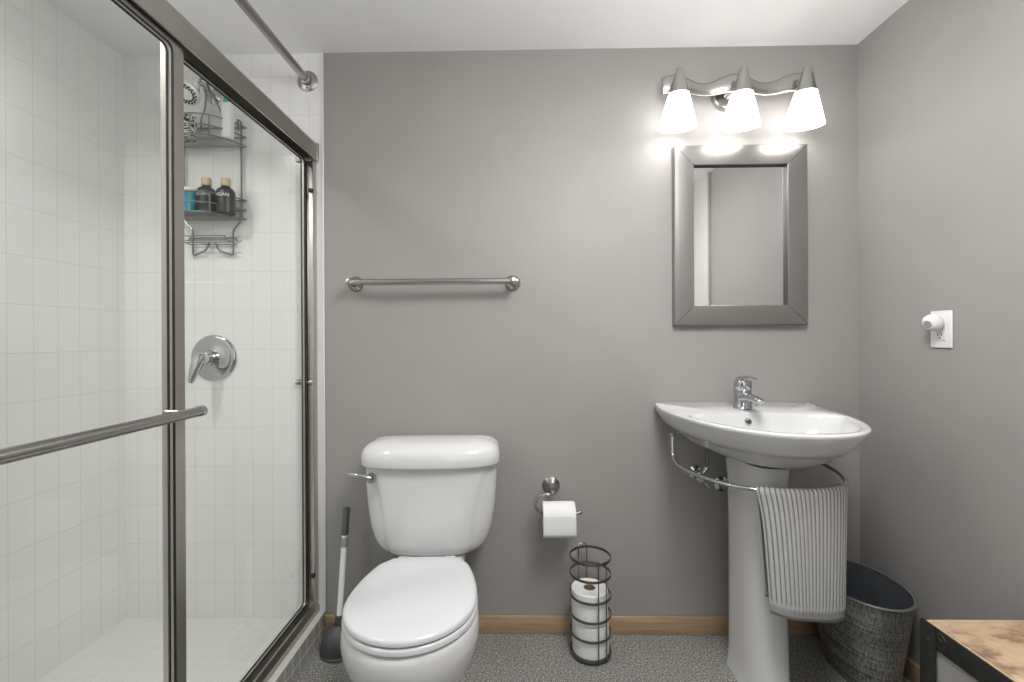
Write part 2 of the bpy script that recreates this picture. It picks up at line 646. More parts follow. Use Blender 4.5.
do = panel('shower_door', XO, 0.33, 1.067, 'near sliding glass shower door with long metal towel bar', 0.034, M_FRAMELT, 1.858, 0.040)
b = BM(); tube(b, [(-0.735, 0.36, 0.976), (-0.735, 1.028, 0.976)], 0.0115, 20)
tb = part('towel_bar', b, M_NICKEL, do)
b = BM(); lathe(b, (-0.735, 1.027, 0.976), (0, 1, 0), [(0, 0.0125), (0.014, 0.0125), (0.017, 0.009), (0.0175, 0.0)], 20)
part('end_cap', b, M_CHROME, tb)
for y in (0.40, 1.008):
    b = BM(); lathe(b, (XO + 0.007, y, 0.976), (1, 0, 0), [(0, 0.010), (0.006, 0.008), (0.055, 0.007), (0.061, 0.007)], 16)
    part('post', b, M_NICKEL, tb)
di = panel('shower_door', XI, 1.052, 1.760, 'far sliding glass shower door in front of caddy and valve', 0.022, M_FRAMELT, 1.880, 0.046)
b = BM()
lathe(b, (XI + 0.007, 1.749, 0.972), (1, 0, 0), [(0, 0.006), (0.012, 0.006), (0.014, 0.011), (0.026, 0.011), (0.028, 0.008)], 16)
lathe(b, (XI - 0.007, 1.749, 0.972), (-1, 0, 0), [(0, 0.006), (0.012, 0.006), (0.014, 0.011), (0.026, 0.011), (0.028, 0.008)], 16)
part('pull_knob', b, M_NICKEL, di)

# ============================================================ CURTAIN ROD
cr = thing('shower_curtain_rod', (-0.822, 1.0, 2.145), 'bare metal curtain rod with round wall flange above the shower header', 'curtain rod')
b = BM(); tube(b, [(-0.822, 0.203, 2.145), (-0.822, YB - 0.01, 2.145)], 0.0150, 20)
part('rod', b, M_NICKEL, cr)
b = BM(); tube(b, [(-0.822, 0.21, 2.145), (-0.822, 1.30, 2.145)], 0.0178, 20)
part('outer_tube', b, M_NICKEL, cr)
for y, s in ((YB - 0.0005, -1), (0.2005, 1)):
    b = BM(); lathe(b, (-0.822, y, 2.145), (0, s, 0), [(0, 0.040), (0.004, 0.040), (0.009, 0.033), (0.012, 0.021), (0.028, 0.019), (0.030, 0.016)], 32)
    fl = part('flange', b, M_NICKEL, cr)
    b = BM(); lathe(b, (-0.822, y + s * 0.006, 2.119), (0, s, 0), [(0, 0.006), (0.004, 0.005), (0.005, 0)], 12)
    part('screw', b, M_DARKGREY, fl)

# ============================================================ SHOWER VALVE
XV = -1.197
sv = thing('shower_valve', (XV, YB, 1.068), 'round chrome shower valve with lever on the tiled wall', 'shower valve')
b = BM(); lathe(b, (XV, YB - 0.0005, 1.068), (0, -1, 0), [(0, 0.089), (0.004, 0.089), (0.009, 0.083), (0.011, 0.074), (0.010, 0.070), (0.016, 0.045), (0.020, 0.032)], 48)
part('escutcheon', b, M_CHROME, sv)
b = BM(); lathe(b, (XV, YB - 0.019, 1.068), (0, -1, 0), [(0, 0.031), (0.03, 0.029), (0.034, 0.024), (0.036, 0.024), (0.066, 0.022), (0.074, 0.016), (0.077, 0.0)], 32)
hub = part('hub', b, M_CHROME, sv)
b = BM()
tube(b, [(XV, YB - 0.080, 1.073), (XV - 0.004, YB - 0.090, 1.053), (XV - 0.010, YB - 0.098, 1.023), (XV - 0.015, YB - 0.106, 0.991), (XV - 0.016, YB - 0.109, 0.979)], 0.01, 16, radii=[0.021, 0.020, 0.016, 0.0125, 0.007])
part('lever', b, M_CHROME, sv)

# ============================================================ SHOWER HEAD
XA = -1.192
sh = thing('shower_sprayer', (XA, YB, 2.09), 'chrome shower head with ring of black nozzles above the caddy', 'shower head')
b = BM(); lathe(b, (XA, YB - 0.0005, 2.09), (0, -1, 0), [(0, 0.030), (0.004, 0.029), (0.012, 0.016), (0.014, 0.011)], 24)
part('flange', b, M_CHROME, sh)
b = BM(); tube(b, fillet([(XA, YB - 0.008, 2.09), (XA, YB - 0.07, 2.108), (XA - 0.006, YB - 0.105, 2.075)], 0.03, 8), 0.0085, 14)
part('arm', b, M_CHROME, sh)
hd = V(-0.02, -0.62, -0.78).normalized()
hp = V(XA - 0.006, YB - 0.102, 2.080)
b = BM(); ball(b, hp, 0.016, 16)
lathe(b, hp, hd, [(0.004, 0.012), (0.022, 0.014), (0.030, 0.022), (0.052, 0.040), (0.060, 0.0445), (0.066, 0.0445), (0.070, 0.041), (0.071, 0.0)], 40)
shd = part('head', b, mat('pale_satin_chrome', (0.78, 0.78, 0.77), 0.3, 0.4), sh)
u, v = basis(hd)
b = BM()
for i in range(18):
    for r_, k in ((0.034, 0), (0.026, 0.5)):
        a = 2 * PI * (i + k) / 18
        c = hp + hd * 0.0705 + u * (r_ * math.cos(a)) + v * (r_ * math.sin(a))
        lathe(b, c, hd, [(0, 0.0036), (0.003, 0.003), (0.0032, 0)], 8)
part('nozzle_ring', b, M_BLACK, shd)

# ============================================================ SHOWER CADDY
YW = YB - 0.012
cd = thing('shower_caddy', (XA, YB, 1.50), 'grey wire shower caddy hanging from the shower arm', 'shower caddy')
hw = 0.113
b = BM()
for s in (-1, 1):
    # side upright, shoulder, neck
    tube(b, fillet([(XA + s * 0.010, YW - 0.045, 2.115), (XA + s * 0.010, YW - 0.020, 2.085), (XA + s * 0.030, YW, 2.035), (XA + s * 0.045, YW, 2.000), (XA + s * 0.045, YW, 1.953)], 0.012), 0.0035, 8)
    tube(b, fillet([(XA + s * 0.099, YW, 1.995), (XA + s * hw, YW, 1.985), (XA + s * hw, YW, 1.605), (XA + s * 0.080, YW, 1.565), (XA + s * 0.080, YW, 1.465), (XA + s * 0.025, YW - 0.005, 1.485), (XA + s * 0.012, YW - 0.004, 1.515)], 0.012), 0.0035, 8)
    tube(b, [(XA + s * 0.099, YW, 1.995), (XA + s * 0.099, YW, 1.953)], 0.0035, 8)
part('wire_frame', b, M_WIRE, cd)
b = BM(); tube(b, fillet([(XA - 0.010, YW - 0.045, 2.115), (XA - 0.010, YW - 0.06, 2.12), (XA + 0.010, YW - 0.06, 2.12), (XA + 0.010, YW - 0.045, 2.115)], 0.008), 0.0026, 8)
tube(b, [(XA - 0.018, YW - 0.05, 2.115), (XA - 0.018, YW - 0.05, 2.06)], 0.003, 8)
part('hook', b, M_WIRE, cd)


def shelf(z):
    b = BM()
    W2, D2 = 0.132, 0.122

    def arc(zz, k=1.0, n=20):
        # ends sit on the back bar, bowing forward
        return [V(XA - W2 + 2 * W2 * i / n, YW - D2 * k * (1 - abs(2 * i / n - 1) ** 2.6), zz) for i in range(n + 1)]
    for dz in (0.0, 0.035, 0.073):
        tube(b, arc(z + dz), 0.0028, 8)
        tube(b, [(XA - W2, YW, z + dz), (XA + W2, YW, z + dz)], 0.0035, 8)
    for x in (-0.06, 0.0, 0.06):
        k = 1 - abs(x / W2) ** 2.6
        tube(b, [(XA + x, YW - D2 * k, z), (XA + x, YW - D2 * k, z + 0.073)], 0.0026, 8)
    # floor wires, running side to side
    n = 9
    for j in range(1, n):
        y = D2 * j / n
        w = W2 * (1 - y / D2) ** (1 / 2.6)
        tube(b, [(XA - w, YW - y, z), (XA + w, YW - y, z)], 0.0017, 6)
    part('shelf', b, M_WIRE, cd)


shelf(1.889)
shelf(1.606)
b = BM()
for yy, zz in ((0.0, 1.510), (0.03, 1.512), (0.055, 1.515), (0.07, 1.528)):
    tube(b, [(XA - 0.094, YW - yy, zz), (XA + 0.094, YW - yy, zz)], 0.0022, 8)
tube(b, [(XA - 0.094, YW, 1.535), (XA + 0.094, YW, 1.535)], 0.0026, 8)
for s in (-1, 1):
    tube(b, fillet([(XA + s * 0.09, YW, 1.51), (XA + s * 0.09, YW - 0.055, 1.515), (XA + s * 0.09, YW - 0.07, 1.528)], 0.01), 0.0022, 8)
part('soap_dish', b, M_WIRE, cd)
for s in (-1, 1):
    b = BM(); lathe(b, (XA + s * 0.096, YB - 0.0005, 1.532), (0, -1, 0), [(0, 0.013), (0.003, 0.011), (0.008, 0.005), (0.010, 0.0)], 20)
    part('suction_cup', b, M_CUP, cd)


# ------------------------------------------------------------ bottles on the caddy
def wrap_text(txt, size, base, r, zc):
    cu = bpy.data.curves.new('t', 'FONT')
    cu.body = txt
    cu.size = size
    cu.align_x = 'CENTER'
    cu.align_y = 'CENTER'
    to = bpy.data.objects.new('t', cu)
    COL.objects.link(to)
    bpy.context.view_layer.update()
    dg = bpy.context.evaluated_depsgraph_get()
    me = bpy.data.meshes.new_from_object(to.evaluated_get(dg))
    bpy.data.objects.remove(to)
    b = BM()
    b.from_mesh(me)
    bmesh.ops.triangulate(b, faces=b.faces[:])
    rr = r + 0.0006
    for v_ in b.verts:
        a = v_.co.x / rr
        v_.co = V(base[0] + rr * math.sin(a), base[1] - rr * math.cos(a), zc + v_.co.y)
    return b


ZS2 = 1.606 + 0.0024


def dark_bottle(x, y, label):
    t = thing('shampoo_bottle', (x, y, ZS2), label, 'bottle', 'dark bottles on the caddy')
    b = BM()
    lathe(b, (x, y, ZS2), (0, 0, 1), [(0, 0.0285), (0.003, 0.0318), (0.078, 0.0318), (0.086, 0.0300), (0.094, 0.0245), (0.099, 0.0155), (0.101, 0.0135), (0.104, 0.0135)], 32)
    part('body', b, M_BOTTLE, t)
    b = BM(); lathe(b, (x, y, ZS2 + 0.1042), (0, 0, 1), [(0, 0.0160), (0.001, 0.0166), (0.027, 0.0166), (0.0285, 0.0155)], 24)
    part('cap', b, M_CAP, t, label='pale wooden cap')
    part('lettering', wrap_text('ARGAN', 0.017, (x, y), 0.0318, ZS2 + 0.066), M_TEXT, t, False)
    return t


dark_bottle(-1.166, YB - 0.086, 'charcoal bottle with wooden cap beside the blue container in the caddy')
dark_bottle(-1.098, YB - 0.078, 'charcoal bottle with wooden cap at the right end of the lower caddy shelf')
t = thing('blue_tub', (-1.238, YB - 0.092, ZS2), 'aqua blue container with white lid on the lower caddy shelf', 'container')
b = BM(); lathe(b, (-1.238, YB - 0.092, ZS2), (0, 0, 1), [(0, 0.033), (0.003, 0.036), (0.075, 0.036), (0.078, 0.034)], 32)
part('body', b, M_BLUE, t)
b = BM(); lathe(b, (-1.238, YB - 0.092, ZS2 + 0.0782), (0, 0, 1), [(0, 0.035), (0.002, 0.037), (0.012, 0.036), (0.014, 0.033)], 32)
part('lid', b, M_WHITE, t)
ZS1 = 1.889 + 0.0024
t = thing('lotion_bottle', (-1.092, YB - 0.075, ZS1), 'tall white bottle with teal cap on the upper caddy shelf', 'bottle')
b = BM(); box(b, (-1.110, YB - 0.090, ZS1), (-1.074, YB - 0.060, ZS1 + 0.135), 0.007, 3)
part('body', b, M_WHITE, t)
b = BM(); lathe(b, (-1.092, YB - 0.075, ZS1 + 0.1352), (0, 0, 1), [(0, 0.014), (0.02, 0.0135), (0.022, 0.011)], 24)
part('cap', b, M_TEAL, t, label='teal cap')
t = thing('patterned_jar', (-1.252, YB - 0.070, ZS1), 'black and white patterned jar on the upper caddy shelf', 'jar')
b = BM(); lathe(b, (-1.252, YB - 0.070, ZS1), (0, 0, 1), [(0, 0.028), (0.003, 0.032), (0.075, 0.033), (0.080, 0.030)], 32)
part('body', b, M_ZEBRA, t)
b = BM(); lathe(b, (-1.252, YB - 0.070, ZS1 + 0.0802), (0, 0, 1), [(0, 0.030), (0.001, 0.031), (0.010, 0.031), (0.012, 0.028)], 32)
part('lid', b, M_ZEBRA, t)

# ============================================================ WALL TOWEL BAR
ZT, YT = 1.352, YB - 0.068
t = thing('towel_bar', (-0.33, YB, ZT), 'brushed nickel towel bar on the grey wall above the toilet', 'towel bar')
b = BM(); tube(b, [(-0.637, YT, ZT), (-0.026, YT, ZT)], 0.0115, 20)
part('bar', b, M_NICKEL, t)
for x in (-0.637, -0.026):
    b = BM(); lathe(b, (x, YB - 0.0005, ZT), (0, -1, 0), [(0, 0.030), (0.004, 0.030), (0.012, 0.024), (0.020, 0.0125), (0.055, 0.0105), (0.060, 0.013), (0.072, 0.0145), (0.080, 0.012), (0.084, 0.0)], 32)
    part('post', b, M_NICKEL, t)

# ============================================================ TOILET
TX, TY = -0.309, 1.45
to = thing('toilet', (TX, TY, 0), 'white two-piece toilet with closed lid against the grey wall', 'toilet')


def sstep(x):
    x = max(0.0, min(1.0, x))
    return x * x * (3 - 2 * x)


def tank_ring(z, hw_, yf, yb, nf, nb, n=120, inset=None):
    yc = (yf + yb) / 2
    r = []
    for i in range(n):
        a = 2 * PI * i / n
        c, s = math.cos(a), math.sin(a)
        e = nb if s > 0 else nf
        x = hw_ * math.copysign(abs(c) ** (2 / e), c)
        y = (yb - yc) * math.copysign(abs(s) ** (2 / e), s) if s > 0 else (yc - yf) * math.copysign(abs(s) ** (2 / e), s)
        if inset and s < 0.1:
            k = sstep((abs(x) - inset) / 0.006)
            y += 0.006 * k * min(1, max(0, (-y) / 0.03))
        r.append(V(TX + x, yc + y, z))
    return r


def lerp_tab(tab, z):
    for (z0, v0), (z1, v1) in zip(tab[:-1], tab[1:]):
        if z <= z1:
            k = (z - z0) / (z1 - z0)
            return v0 + (v1 - v0) * k
    return tab[-1][1]


hwt = [(0.390, 0.140), (0.395, 0.160), (0.406, 0.179), (0.425, 0.194), (0.45, 0.205), (0.49, 0.216), (0.55, 0.2245), (0.62, 0.2295), (0.72, 0.2325)]
yft = [(0.390, 1.560), (0.400, 1.545), (0.420, 1.535), (0.50, 1.527), (0.72, 1.520)]
ins = [(0.39, 0.128), (0.45, 0.142), (0.55, 0.153), (0.62, 0.166), (0.67, 0.186), (0.70, 0.212), (0.72, 0.24)]
zs = [0.390, 0.3925, 0.395, 0.400, 0.406, 0.416, 0.425, 0.437, 0.45] + [0.45 + 0.0135 * i for i in range(1, 21)]
b = BM()
loft(b, [tank_ring(z, lerp_tab(hwt, z), lerp_tab(yft, z), 1.732, 3.0, 7, inset=lerp_tab(ins, z)) for z in zs])
tank = part('tank', b, M_PORC, to, angle=60)
b = BM()
prof = [(0.704, -0.010), (0.704, 0.0), (0.7045, 0.004), (0.710, 0.0065), (0.736, 0.0055), (0.752, 0.001), (0.764, -0.008), (0.772, -0.020), (0.778, -0.036), (0.782, -0.055), (0.785, -0.10)]
loft(b, [tank_ring(z, 0.237 + o, 1.507 - o, 1.736 + min(o, 0), 3.0, 6) for z, o in prof])
part('tank_lid', b, M_PORC, to, angle=60)
b = BM()
lathe(b, (TX - 0.192, 1.560, 0.668), (0, -1, 0), [(0, 0.017), (0.030, 0.017), (0.036, 0.014), (0.038, 0)], 20)
tube(b, [(TX - 0.192, 1.524, 0.672), (TX - 0.215, 1.517, 0.682), (TX - 0.250, 1.524, 0.686), (TX - 0.266, 1.530, 0.685)], 0.006, 12, radii=[0.007, 0.006, 0.0075, 0.004])
part('flush_lever', b, M_CHROME, to)


def plan(yf, ym, yb, hw_, bhw, z, n=96, rc=0.25):
    """egg outline: elliptical front, tapering sides to a squarer back"""
    pts = []
    h = n // 2
    for i in range(h + 1):            # right side, front to back
        t_ = i / h
        if t_ < 0.5:
            a = t_ / 0.5 * PI / 2
            x, y = hw_ * math.sin(a), ym - (ym - yf) * math.cos(a)
        elif t_ < 0.9:
            k = (t_ - 0.5) / 0.4
            y = ym + (yb - ym) * (k * 0.965)
            kk = k * 0.965
            x = bhw + (hw_ - bhw) * math.cos(kk * PI / 2) ** 0.9 if kk < 1 else bhw
            # rounded rear corner
            x -= (0.018 * sstep((k - 0.8) / 0.2)) * min(1, bhw / 0.1)
        else:
            k = (t_ - 0.9) / 0.1
            y = yb - (yb - ym) * 0.035 * (1 - k) ** 2
            x = (bhw - 0.018 * min(1, bhw / 0.1)) * (1 - k) ** 0.8 + 0.0
        pts.append((x, y))
    full = pts + [(-x, y) for x, y in reversed(pts[1:-1])]
    return [V(TX + x, y, z) for x, y in full]


# bowl with foot
b = BM()
bz = [  # z, front, mid, back, hw, bhw
    (0.000, 1.215, 1.38, 1.675, 0.118, 0.105), (0.012, 1.212, 1.38, 1.675, 0.119, 0.106), (0.030, 1.225, 1.38, 1.665, 0.108, 0.098),
    (0.080, 1.225, 1.37, 1.65, 0.100, 0.092), (0.130, 1.185, 1.35, 1.62, 0.110, 0.092), (0.180, 1.140, 1.32, 1.58, 0.134, 0.098),
    (0.230, 1.100, 1.29, 1.54, 0.159, 0.104), (0.280, 1.075, 1.27, 1.51, 0.176, 0.110), (0.315, 1.062, 1.26, 1.495, 0.183, 0.115),
    (0.330, 1.060, 1.256, 1.490, 0.1845, 0.117), (0.345, 1.058, 1.252, 1.487, 0.1850, 0.118), (0.365, 1.060, 1.252, 1.486, 0.1830, 0.118), (0.382, 1.064, 1.252, 1.486, 0.1795, 0.118),
    (0.388, 1.074, 1.252, 1.480, 0.171, 0.112), (0.389, 1.10, 1.26, 1.46, 0.15, 0.10)]
loft(b, [plan(yf, ym, yb, h_, bh, z) for z, yf, ym, yb, h_, bh in bz])
box(b, (TX - 0.118, 1.44, 0.20), (TX + 0.118, 1.70, 0.389), 0.02, 4)
part('bowl', b, M_PORC, to, angle=50)
# seat and lid
def slab(z0, z1, o, dome=0.0, rnd=0.006):
    b_ = BM()
    P = (1.062, 1.25, 1.488, 0.181, 0.124)
    rows = []
    for z, q in ((z0, -rnd * 0.7), (z0 + rnd * 0.4, 0), (z1 - rnd, 0), (z1 - rnd * 0.3, -rnd * 0.4), (z1, -rnd * 1.2)):
        rows.append(plan(P[0] - o - q, P[1], P[2] + o + q, P[3] + o + q, P[4] + o + q, z))
    if dome:
        for s_, k in ((0.8, 0.5), (0.5, 0.85), (0.2, 1.0)):
            q = -rnd * 1.2
            base_ = plan(P[0] - o - q, P[1], P[2] + o + q, P[3] + o + q, P[4] + o + q, z1 + dome * k)
            c_ = V(TX, 1.28, z1 + dome * k)
            rows.append([c_ + (p - c_) * s_ for p in base_])
    loft(b_, rows)
    return b_


part('seat', slab(0.3905, 0.408, 0.0), M_SEAT, to, angle=50)
lidp = part('seat_lid', slab(0.4105, 0.429, -0.002, 0.003, 0.008), M_SEAT, to, angle=50)
for s in (-1, 1):
    b = BM(); box(b, (TX + s * 0.075 - 0.022, 1.470, 0.3895), (TX + s * 0.075 + 0.022, 1.510, 0.418), 0.007, 3)
    part('hinge', b, M_SEAT, to)
for s in (-1, 1):
    b = BM(); lathe(b, (TX + s * 0.125, 1.44, 0.0), (0, 0, 1), [(0, 0.015), (0.012, 0.014), (0.02, 0.009), (0.023, 0)], 16)
    part('bolt_cap', b, M_WHITE, to)
to.rotation_euler.z = math.radians(2.2)

# ============================================================ PLUNGER
PX, PY = -0.664, 1.652
t = thing('plunger', (PX, PY, 0), 'toilet plunger with dark cup and white handle standing beside the toilet', 'plunger')
b = BM(); lathe(b, (PX, PY, 0), (0, 0, 1), [(0, 0.066), (0.006, 0.068), (0.012, 0.063), (0.030, 0.065), (0.055, 0.060), (0.078, 0.048), (0.092, 0.026), (0.098, 0.018), (0.13, 0.015), (0.132, 0.011)], 40)
part('cup', b, M_DARKGREY, t)
a0, a1 = V(PX, PY, 0.128), V(PX + 0.009, PY + 0.032, 0.412)
b = BM(); rod(b, a0, a1, 0.0105, 18)
part('handle', b, M_WHITE, t)
dv = (a1 - a0).normalized()
b = BM(); lathe(b, a1 - dv * 0.002, dv, [(0, 0.0115), (0.004, 0.0135), (0.030, 0.0125), (0.06, 0.0125), (0.09, 0.0135), (0.098, 0.012), (0.102, 0.0)], 20)
part('grip', b, M_GRIP, t)
b = BM(); lathe(b, a1 - dv * 0.045, dv, [(0, 0.0105), (0.001, 0.0109), (0.034, 0.0109), (0.035, 0.0105)], 18)
part('sticker', b, M_LENS, t)

# ============================================================ PAPER HOLDER AND ROLL
HX, HZ, HY = 0.118, 0.562, YB - 0.085
ZA = 0.492
t = thing('toilet_paper_holder', (HX, YB, HZ), 'brushed nickel hook holder for toilet paper on the wall', 'paper holder')
b = BM(); lathe(b, (HX, YB - 0.0005, HZ + 0.006), (0, -1, 0), [(0, 0.034), (0.003, 0.034), (0.020, 0.017), (0.030, 0.011), (0.060, 0.009), (0.075, 0.010), (0.092, 0.012), (0.097, 0.009), (0.099, 0.0)], 32)
part('rosette', b, M_NICKEL, t)
b = BM()
pts = [V(HX, HY, HZ), V(HX - 0.024, HY, HZ + 0.001)]
for i in range(11):
    a = PI / 2 + PI * i / 10
    pts.append(V(HX - 0.028 + 0.036 * math.cos(a), HY, (HZ + ZA) / 2 + (HZ - ZA) / 2 * math.sin(a)))
pts += [V(HX + 0.02, HY, ZA - 0.001), V(HX + 0.085, HY, ZA), V(HX + 0.100, HY, ZA + 0.004)]
tube(b, pts, 0.0062, 12)
ball(b, pts[-1], 0.008, 14)
part('arm', b, M_NICKEL, t)


def roll_mesh(c, axis, R, r, h, n=48):
    b_ = BM()
    d = Vector(axis).normalized()
    lathe(b_, Vector(c) - d * (h / 2), d, [(0, r), (0.0, R - 0.002), (0.002, R), (h - 0.002, R), (h, R - 0.002), (h, r), (h * 0.5, r), (0, r)], n, False, False)
    return b_


RX, RR, RC = 0.1400, 0.0505, 0.0195
RZ = ZA - RC + 0.0125
t = thing('toilet_roll', (RX, HY, RZ), 'toilet roll with loose hanging sheet on the wall hook', 'toilet roll')
part('paper', roll_mesh((RX, HY, RZ), (1, 0, 0), RR, RC + 0.002, 0.118), M_PAPER, t)
part('core', roll_mesh((RX, HY, RZ), (1, 0, 0), RC + 0.0019, RC, 0.1175), M_CARD, t)
b = BM()
prof = []
for i in range(13):
    a = PI * 0.62 - (PI * 0.62) * i / 12
    prof.append((HY - (RR + 0.0012) * math.cos(a - 0.0) if False else HY - (RR + 0.0012) * math.cos(0.9 * (1 - i / 12)), RZ + (RR + 0.0012) * math.sin(0.9 * (1 - i / 12))))
prof += [(HY - RR - 0.0015, RZ - 0.012), (HY - RR - 0.002, RZ - 0.03), (HY - RR - 0.001, RZ - 0.048), (HY - RR + 0.001, RZ - 0.060)]
rows = []
nx = 24
for i in range(nx + 1):
    k = i / nx
    x = RX - 0.059 + 0.118 * k
    rows.append([V(x, y, z) for y, z in prof])
loft(b, rows, False, False, False)
sheet = part('hanging_sheet', b, M_PAPER, t)
sm = sheet.modifiers.new('thick', 'SOLIDIFY'); sm.thickness = 0.0012; sm.offset = 0
b = BM()
tube(b, [(RX - 0.058 + 0.116 * i / 48, HY - RR - 0.0006, RZ + 0.013 + 0.0022 * math.sin(i * 0.55)) for i in range(49)], 0.0012, 6)
part('embossed_line', b, M_PAPER, sheet)

# ============================================================ PAPER STAND
SX, SY, SR = 0.251, 1.652, 0.074
t = thing('toilet_paper_stand', (SX, SY, 0), 'dark wire floor stand holding spare toilet rolls', 'paper stand')
zr = [0.013, 0.082, 0.148, 0.215, 0.290, 0.350]
for z in zr[1:]:
    b = BM()
    # flat band ring
    n = 48
    ro, ri, hh = SR, SR - 0.0025, 0.0042
    loft(b, [circ((SX, SY, z - hh), ro, n), circ((SX, SY, z + hh), ro, n), circ((SX, SY, z + hh), ri, n), circ((SX, SY, z - hh), ri, n), circ((SX, SY, z - hh), ro, n)], False, False)
    part('ring', b, M_DARKWIRE, t)
b = BM(); lathe(b, (SX, SY, 0.010), (0, 0, 1), [(0, SR - 0.004), (0.0, SR), (0.008, SR), (0.008, SR - 0.004), (0.004, SR - 0.006), (0.004, 0.0)], 48)
part('base', b, M_DARKWIRE, t)
for k in range(4):
    a = PI / 4 + k * PI / 2
    b = BM(); ball(b, (SX + 0.06 * math.cos(a), SY + 0.06 * math.sin(a), 0.0052), 0.0055, 12)
    part('foot', b, M_DARKWIRE, t)
for a0_ in (-77, 91):
    for da in (0, 25):
        a = math.radians(a0_ + da)
        b = BM(); tube(b, [(SX + (SR + 0.002) * math.cos(a), SY + (SR + 0.002) * math.sin(a), 0.008), (SX + (SR + 0.002) * math.cos(a), SY + (SR + 0.002) * math.sin(a), 0.352)], 0.0022, 8)
        part('upright', b, M_DARKWIRE, t)
    b = BM()
    am = math.radians(a0_ + 13)
    for s in (-1, 1):
        pts = []
        for i in range(9):
            k = i / 8
            aa = am + s * math.radians(13) * (1 - k * 1.2)
            rr_ = SR + 0.002 + 0.004 * math.sin(k * PI)
            pts.append((SX + rr_ * math.cos(aa), SY + rr_ * math.sin(aa), 0.350 + 0.012 * math.sin(k * PI * 0.8)))
        tube(b, pts, 0.0022, 8)
    part('scroll', b, M_DARKWIRE, t)
for i, (z, dx, lab) in enumerate(((0.0145, 0.0, 'bottom toilet roll resting on the base of the wire stand'), (0.0145 + 0.111, -0.003, 'upper toilet roll with its brown core showing in the wire stand'))):
    c = (SX + dx, SY + 0.001, z + 0.055)
    r_ = thing('toilet_roll', (c[0], c[1], z), lab, 'toilet roll', 'spare toilet rolls in the stand')
    part('paper', roll_mesh(c, (0, 0, 1), 0.066 - 0.001 * i, 0.0215, 0.110), M_PAPER, r_)
    part('core', roll_mesh(c, (0, 0, 1), 0.0214, 0.0195, 0.109), M_CARD, r_)

# ============================================================ VANITY LIGHT
VX, VZ = 0.806, 2.063
vl = thing('vanity_light', (VX, YB, VZ), 'three-shade brushed nickel wall light above the mirror', 'wall light')
b = BM(); lathe(b, (VX - 0.01, YB - 0.0005, VZ - 0.002), (0, -1, 0), [(0, 0.056), (0.012, 0.056), (0.020, 0.050), (0.024, 0.02), (0.06, 0.012)], 40)
part('canopy', b, M_NICKEL, vl)
b = BM()
rows = []
n = 72
SP = 0.227
for i in range(n + 1):
    x = -0.275 + 0.55 * i / n
    ph = 2 * PI * x / SP
    zlo, zhi = VZ - 0.020 + 0.003 * math.cos(ph), VZ + 0.036 + 0.012 * math.cos(ph)
    zc_, h2 = (zlo + zhi) / 2, (zhi - zlo) / 2
    yc_ = YB - 0.058 - 0.010 * math.cos(ph)
    row = []
    for q in range(9):
        k = q / 8 * 2 - 1
        row.append(V(VX + x, yc_ - 0.006 * (1 - k * k), zc_ + h2 * k))
    rows.append(row)
loft(b, rows, False, False, False)
bar = part('wave_bar', b, M_NICKEL, vl)
sm = bar.modifiers.new('thick', 'SOLIDIFY'); sm.thickness = 0.004; sm.offset = 0
tilt = math.radians(8)
axd = V(0, math.sin(tilt), -math.cos(tilt))
for k in (-1, 0, 1):
    tip = V(VX + SP * k, YB - 0.122, VZ + 0.040)
    b = BM()
    lathe(b, tip, axd, [(-0.004, 0.0), (-0.003, 0.008), (0.0, 0.012), (0.03, 0.020), (0.085, 0.0345), (0.087, 0.033)], 36)
    hold = part('shade_holder', b, M_NICKEL, vl)
    b = BM(); rod(b, tip + axd * 0.03 + V(0, 0.014, 0), tip + V(0, 0.056, -0.033), 0.008, 12)
    part('arm', b, M_NICKEL, hold)
    b = BM()
    lathe(b, tip, axd, [(0.083, 0.031), (0.085, 0.0355), (0.200, 0.0672), (0.201, 0.0668), (0.200, 0.0652), (0.09, 0.032)], 48, False, False)
    part('lamp_shade', b, M_SHADE, vl)
    b = BM(); ball(b, tip + axd * 0.118, 0.018, 16)
    part('bulb', b, M_SHADE, vl)
    light('vanity_bulb_light', 'POINT', tip + axd * 0.170, 0.08, (1.0, 0.97, 0.92), 0.025)

